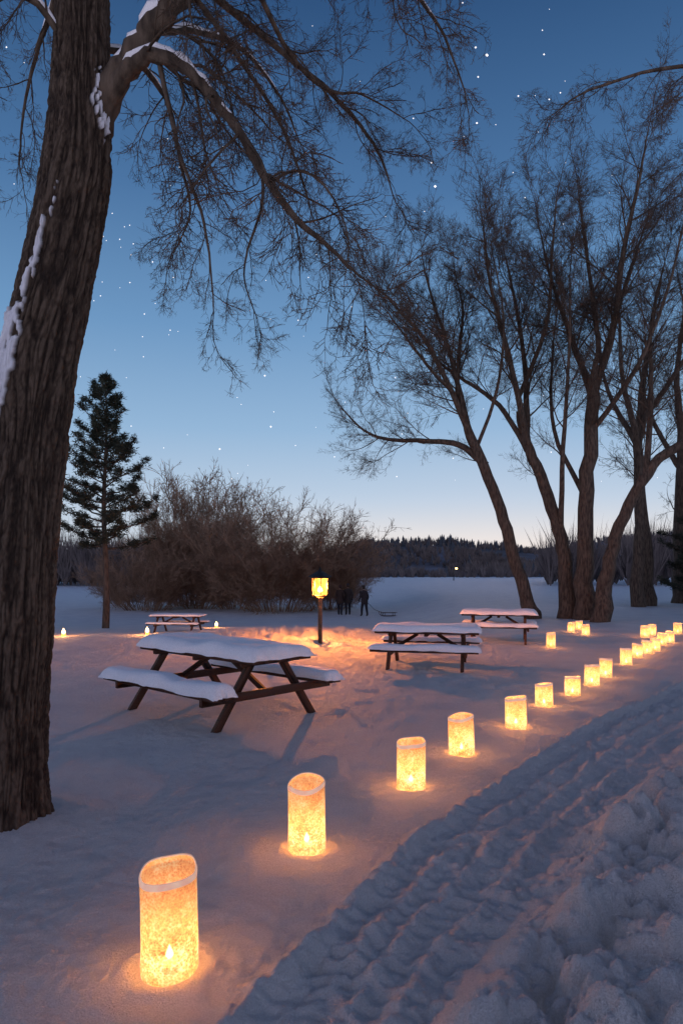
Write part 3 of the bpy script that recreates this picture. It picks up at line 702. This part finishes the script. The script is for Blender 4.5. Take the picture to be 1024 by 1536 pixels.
# ------------------------------------------------------------ people
def flat(name,c,r=.85): return noisemat(name,tuple(v*.75 for v in c),tuple(v*1.2 for v in c),18,r,.2,.004)
SKIN=flat('skin',(.45,.28,.21),.6);BOOT=flat('boots',(.015,.012,.01));TROU=flat('trousers',(.02,.022,.03));GLOVE=flat('gloves',(.02,.018,.02));HAIR=flat('hair',(.03,.018,.01))
def person(x,y,rot,coatc,hatc,step=.16,lean=0,arm=(0,0),Ht=1.72):
    sc=Ht/1.74;e=empty('person',(x,y,hz(x,y)-.02),rot,sc)
    V=[];E=[];Rr=[]
    def a(p,r,par=None):
        V.append(p);Rr.append(r)
        if par is not None:E.append((par,len(V)-1))
        return len(V)-1
    pel=a((0,0,.93),(.165,.125));sp=a((0,-.01-lean*.3,1.12),(.155,.12),pel);ch=a((0,-.02-lean,1.33),(.175,.125),sp);ne=a((0,-.02-lean*1.2,1.47),(.07,.07),ch);hb=a((0,-.03-lean*1.3,1.56),(.06,.06),ne)
    hands=[]
    for s_ in(-1,1):
        sw=arm[0] if s_<0 else arm[1]
        sh=a((s_*.17,-.02-lean,1.40),(.078,.078),ch);el=a((s_*.235,.03-sw*.4,1.14),(.062,.062),sh);wr=a((s_*.245,-.05-sw,.90+abs(sw)*.3),(.046,.046),el)
        hands.append((s_,Vector(V[wr])))
        st=step*s_
        hp=a((s_*.095,0,.84),(.115,.115),pel);kn=a((s_*.10,-.04-st*.6,.48),(.078,.078),hp);an=a((s_*.10,.02-st,.10+max(0,-st)*.2),(.055,.055),kn);a((s_*.11,-.13-st,.05),(.045,.04),an)
    me=bpy.data.meshes.new('body');me.from_pydata(V,E,[]);ob=bpy.data.objects.new('body',me);col.objects.link(ob)
    md=ob.modifiers.new('Skin','SKIN');md.use_smooth_shade=True
    sv=me.skin_vertices[0].data
    for i,r in enumerate(Rr): sv[i].radius=r;sv[i].use_root=(i==0)
    sd=ob.modifiers.new('Sub','SUBSURF');sd.levels=2;sd.render_levels=2
    dg=bpy.context.evaluated_depsgraph_get();m2=bpy.data.meshes.new_from_object(ob.evaluated_get(dg))
    ob.modifiers.clear();ob.data=m2;m2.materials.clear()
    for m_ in(coatc,TROU,BOOT,SKIN): m2.materials.append(m_)
    for p in m2.polygons:
        c=p.center;p.use_smooth=True
        p.material_index=0 if c.z>.80 else (1 if c.z>.24 else 2)
        if c.z>1.52:p.material_index=3
    ob.parent=e
    n=28;rows=[(1.02,.165,.125),(.90,.195,.155),(.78,.205,.165),(.70,.21,.17)]
    A_=np.linspace(0,2*np.pi,n,endpoint=False)
    X_=np.array([r1*np.cos(A_)*(1+.04*np.sin(5*A_)) for z,r1,r2 in rows]);Y_=np.array([r2*np.sin(A_) for z,r1,r2 in rows]);Z_=np.array([np.full(n,z) for z,_,_ in rows])
    grid_obj('coat_skirt',X_,Y_,Z_,coatc,True,e)
    hc=Vector((0,-.045-lean*1.35,1.645));rows=24;cols=28
    T,A2=np.meshgrid(np.linspace(0.02,np.pi-.02,rows),np.linspace(0,2*np.pi,cols,endpoint=False),indexing='ij')
    x_=.078*np.sin(T)*np.cos(A2);y_=.096*np.sin(T)*np.sin(A2);z_=.118*np.cos(T)
    low=np.clip(-z_/.118,0,1);x_*=1-.28*low;y_=np.where(y_>0,y_*(1-.3*low),y_)
    nose=np.exp(-((x_/.014)**2)-((z_+.015)/.022)**2)*(y_<0);y_=y_-.024*nose
    eye=(np.exp(-(((np.abs(x_)-.03)/.013)**2)-((z_-.012)/.012)**2))*(y_<0);y_=y_+.008*eye
    mouth=np.exp(-((x_/.022)**2)-((z_+.058)/.007)**2)*(y_<0);y_=y_+.005*mouth
    grid_obj('head',x_+hc.x,y_+hc.y,z_+hc.z,SKIN,True,e)
    mb=MB()
    for s_ in(-1,1):
        mb.tube([hc+Vector((s_*.073,.0,-.03)),hc+Vector((s_*.088,.01,0)),hc+Vector((s_*.078,.01,.03))],[.008,.014,.006],8,0)
        mb.tube([hc+Vector((s_*.03,-.084,.012)),hc+Vector((s_*.03,-.090,.012))],[.009,.002],8,1)
    mb.obj('ears_and_eyes',[SKIN,HAIR],True,e)
    T,A2=np.meshgrid(np.linspace(0.02,1.52,12),np.linspace(0,2*np.pi,cols,endpoint=False),indexing='ij')
    grid_obj('knit_hat',.090*np.sin(T)*np.cos(A2)+hc.x,.108*np.sin(T)*np.sin(A2)+hc.y+.008,.125*np.cos(T)+hc.z+.025,hatc,True,e)
    T,A2=np.meshgrid(np.linspace(1.1,2.3,10),np.linspace(.15,np.pi-.15,cols),indexing='ij')
    grid_obj('hair',.084*np.sin(T)*np.cos(A2)+hc.x,.104*np.sin(T)*np.sin(A2)+hc.y+.004,.12*np.cos(T)+hc.z,HAIR,False,e)
    mb=MB()
    for s_,w_ in hands:
        pm=w_+Vector((0,-.008,-.075))
        mb.tube([w_+Vector((0,0,.02)),w_+Vector((0,-.003,-.03)),pm,pm+Vector((0,0,-.012))],[.035,.036,.038,.03],10,0,True)
        for k,(o_,L_) in enumerate(((-.027,.065),(-.009,.078),(.009,.073),(.027,.056))):
            b_=pm+Vector((0,o_,0));mb.tube([b_,b_+Vector((0,-.004,-L_*.5)),b_+Vector((-s_*.012,-.006,-L_*.85)),b_+Vector((-s_*.024,-.004,-L_))],[.0105,.010,.009,.005],7,0,True)
        b_=w_+Vector((0,-.03,-.03));mb.tube([b_,b_+Vector((-s_*.008,-.022,-.03)),b_+Vector((-s_*.012,-.026,-.06))],[.013,.011,.006],7,0,True)
    mb.obj('gloved_hands',[GLOVE],True,e)
    return e
person(-.08,38,math.radians(170),flat('coat_a',(.035,.022,.018)),flat('hat_a',(.05,.02,.02)),.12,.02,(.05,-.05),1.66)
person(.36,38.2,math.radians(185),flat('coat_b',(.03,.024,.022)),flat('hat_b',(.03,.03,.035)),-.1,.02,(-.04,.08),1.74)
person(1.25,37.2,math.radians(205),flat('coat_c',(.028,.024,.026)),flat('hat_c',(.04,.035,.03)),.16,.05,(.06,.16),1.66)
sl=empty('wooden_sled',(2.55,36.9,hz(2.55,36.9)),math.radians(14));mb=MB()
for k in range(4): mb.box((0,-.15+k*.10,.20),(.85,.07,.02))
for sy in(-1,1):
    mb.tube([Vector((-.5,sy*.17,.28)),Vector((-.47,sy*.17,.12)),Vector((-.36,sy*.17,.03)),Vector((.45,sy*.17,.02))],[.018]*4,6,0)
    for sx in(-.28,.28): mb.box((sx,sy*.17,.10),(.03,.03,.18))
mb.obj('slats_and_runners',[WOOD],False,sl)
mb=MB();mb.tube([Vector((-.48,0,.25)),Vector((-.8,.05,.38)),Vector((-1.12,.1,.72))],[.012]*3,5,0);mb.obj('tow_rope',[METAL],True,sl)

# ------------------------------------------------------------ stars (far luminous points)
mb=MB();Rs=900.
def star(az,el,r):
    az=math.radians(az);el=math.radians(el);c=Vector((math.sin(az)*math.cos(el),math.cos(az)*math.cos(el),math.sin(el)))*Rs
    v=[c+Vector(q)*r for q in((1,0,0),(-1,0,0),(0,1,0),(0,-1,0),(0,0,1),(0,0,-1))];n=len(mb.v);mb.v+=v
    for f in((0,2,4),(2,1,4),(1,3,4),(3,0,4),(2,0,5),(1,2,5),(3,1,5),(0,3,5)): mb.f.append(tuple(n+i for i in f));mb.m.append(0)
for az,el,r in((12.0,36.5,1.8),(11.1,37.0,1.2),(11.3,35.4,1.0),(7.8,29.2,1.6),(7.5,30.7,1.2),(-3.5,30.2,1.7),(11.2,32.8,1.2),(-5.9,11.9,1.3),(-10.1,10.0,1.3),(4.5,15.8,1.0),(16.5,36,1.0),(14.5,34,1.0),(-6.4,15.9,1.2),(16.9,33.5,.9)):
    star(az,el,r)
for i in range(260):
    star(random.uniform(-40,40),random.uniform(7,60),random.choice([.45,.5,.6,.7,.85]))
for i in range(36): star(random.gauss(-17.5,2.6),random.gauss(23,5),random.uniform(.5,.9))
mb.obj('stars',[STAR],False)

# ------------------------------------------------------------ dusk sky
w=bpy.data.worlds.new('World');scene.world=w;w.use_nodes=True;nt=w.node_tree
bg=nt.nodes['Background'];tc=N(nt,'ShaderNodeTexCoord')
sep=N(nt,'ShaderNodeSeparateXYZ');nt.links.new(tc.outputs['Generated'],sep.inputs[0])
rp=ramp(nt,[(0,(.58,.59,.63)),(.04,(.56,.62,.69)),(.10,(.46,.575,.715)),(.2,(.275,.44,.645)),(.33,(.145,.295,.515)),(.48,(.066,.165,.345)),(.64,(.027,.081,.20)),(1,(.040,.080,.19))])
nt.links.new(sep.outputs['Z'],rp.inputs[0])
def dotn(v):
    d=N(nt,'ShaderNodeVectorMath',operation='DOT_PRODUCT');nt.links.new(tc.outputs['Generated'],d.inputs[0]);d.inputs[1].default_value=v;return d
az=math.radians(13);gd=dotn((math.sin(az),math.cos(az),0))
mr=N(nt,'ShaderNodeMapRange');nt.links.new(gd.outputs['Value'],mr.inputs[0]);mr.inputs[1].default_value=-1;mr.inputs[2].default_value=1;mr.inputs[3].default_value=.75;mr.inputs[4].default_value=1.08
m1=N(nt,'ShaderNodeVectorMath',operation='SCALE');nt.links.new(rp.outputs[0],m1.inputs[0]);nt.links.new(mr.outputs[0],m1.inputs[3])
def lobe(lo,hi,zhi,c):
    gp=N(nt,'ShaderNodeMapRange',interpolation_type='SMOOTHERSTEP');nt.links.new(gd.outputs['Value'],gp.inputs[0]);gp.inputs[1].default_value=lo;gp.inputs[2].default_value=hi
    ge=N(nt,'ShaderNodeMapRange',interpolation_type='SMOOTHERSTEP');nt.links.new(sep.outputs['Z'],ge.inputs[0]);ge.inputs[1].default_value=zhi;ge.inputs[2].default_value=0.0
    gm=N(nt,'ShaderNodeMath',operation='MULTIPLY');nt.links.new(gp.outputs[0],gm.inputs[0]);nt.links.new(ge.outputs[0],gm.inputs[1])
    gc=N(nt,'ShaderNodeVectorMath',operation='SCALE');gc.inputs[0].default_value=c;nt.links.new(gm.outputs[0],gc.inputs[3]);return gc
g1=lobe(.86,1.0,.13,(.22,.12,0.02))
g2=lobe(.45,-.6,1.0,(.46,.38,.52))   # unseen pinkish glow added behind the camera; lifts ambient, makes snow less blue
ad=N(nt,'ShaderNodeVectorMath',operation='ADD');nt.links.new(m1.outputs[0],ad.inputs[0]);nt.links.new(g1.outputs[0],ad.inputs[1])
ad1=N(nt,'ShaderNodeVectorMath',operation='ADD');nt.links.new(ad.outputs[0],ad1.inputs[0]);nt.links.new(g2.outputs[0],ad1.inputs[1])
sky=N(nt,'ShaderNodeTexSky',sky_type='NISHITA');sky.sun_disc=False;sky.sun_elevation=math.radians(.5);sky.sun_rotation=az
sk=N(nt,'ShaderNodeVectorMath',operation='SCALE');nt.links.new(sky.outputs[0],sk.inputs[0]);sk.inputs[3].default_value=.004
ad2=N(nt,'ShaderNodeVectorMath',operation='ADD');nt.links.new(ad1.outputs[0],ad2.inputs[0]);nt.links.new(sk.outputs[0],ad2.inputs[1])
nt.links.new(ad2.outputs[0],bg.inputs[0]);bg.inputs[1].default_value=1
afterglow_lamp=bpy.data.lights.new('afterglow_lamp','SUN');afterglow_lamp.energy=.15;afterglow_lamp.angle=math.radians(12);afterglow_lamp.color=(1,.62,.36)  # no direct sun at dusk; weak warm lamp added for rims on trunks
so=bpy.data.objects.new('afterglow_lamp',afterglow_lamp);col.objects.link(so)
so.rotation_euler=Vector((-math.sin(az),-math.cos(az),-.10)).to_track_quat('-Z','Y').to_euler()

# ------------------------------------------------------------ camera
cam=bpy.data.cameras.new('camera');co=bpy.data.objects.new('camera',cam);col.objects.link(co)
co.location=(0,0,1.7);co.rotation_euler=(math.radians(90),0,0)
cam.sensor_fit='VERTICAL';cam.sensor_height=36;cam.sensor_width=24;cam.lens=24;cam.shift_y=87/1536
cam.clip_start=.05;cam.clip_end=4000
scene.camera=co
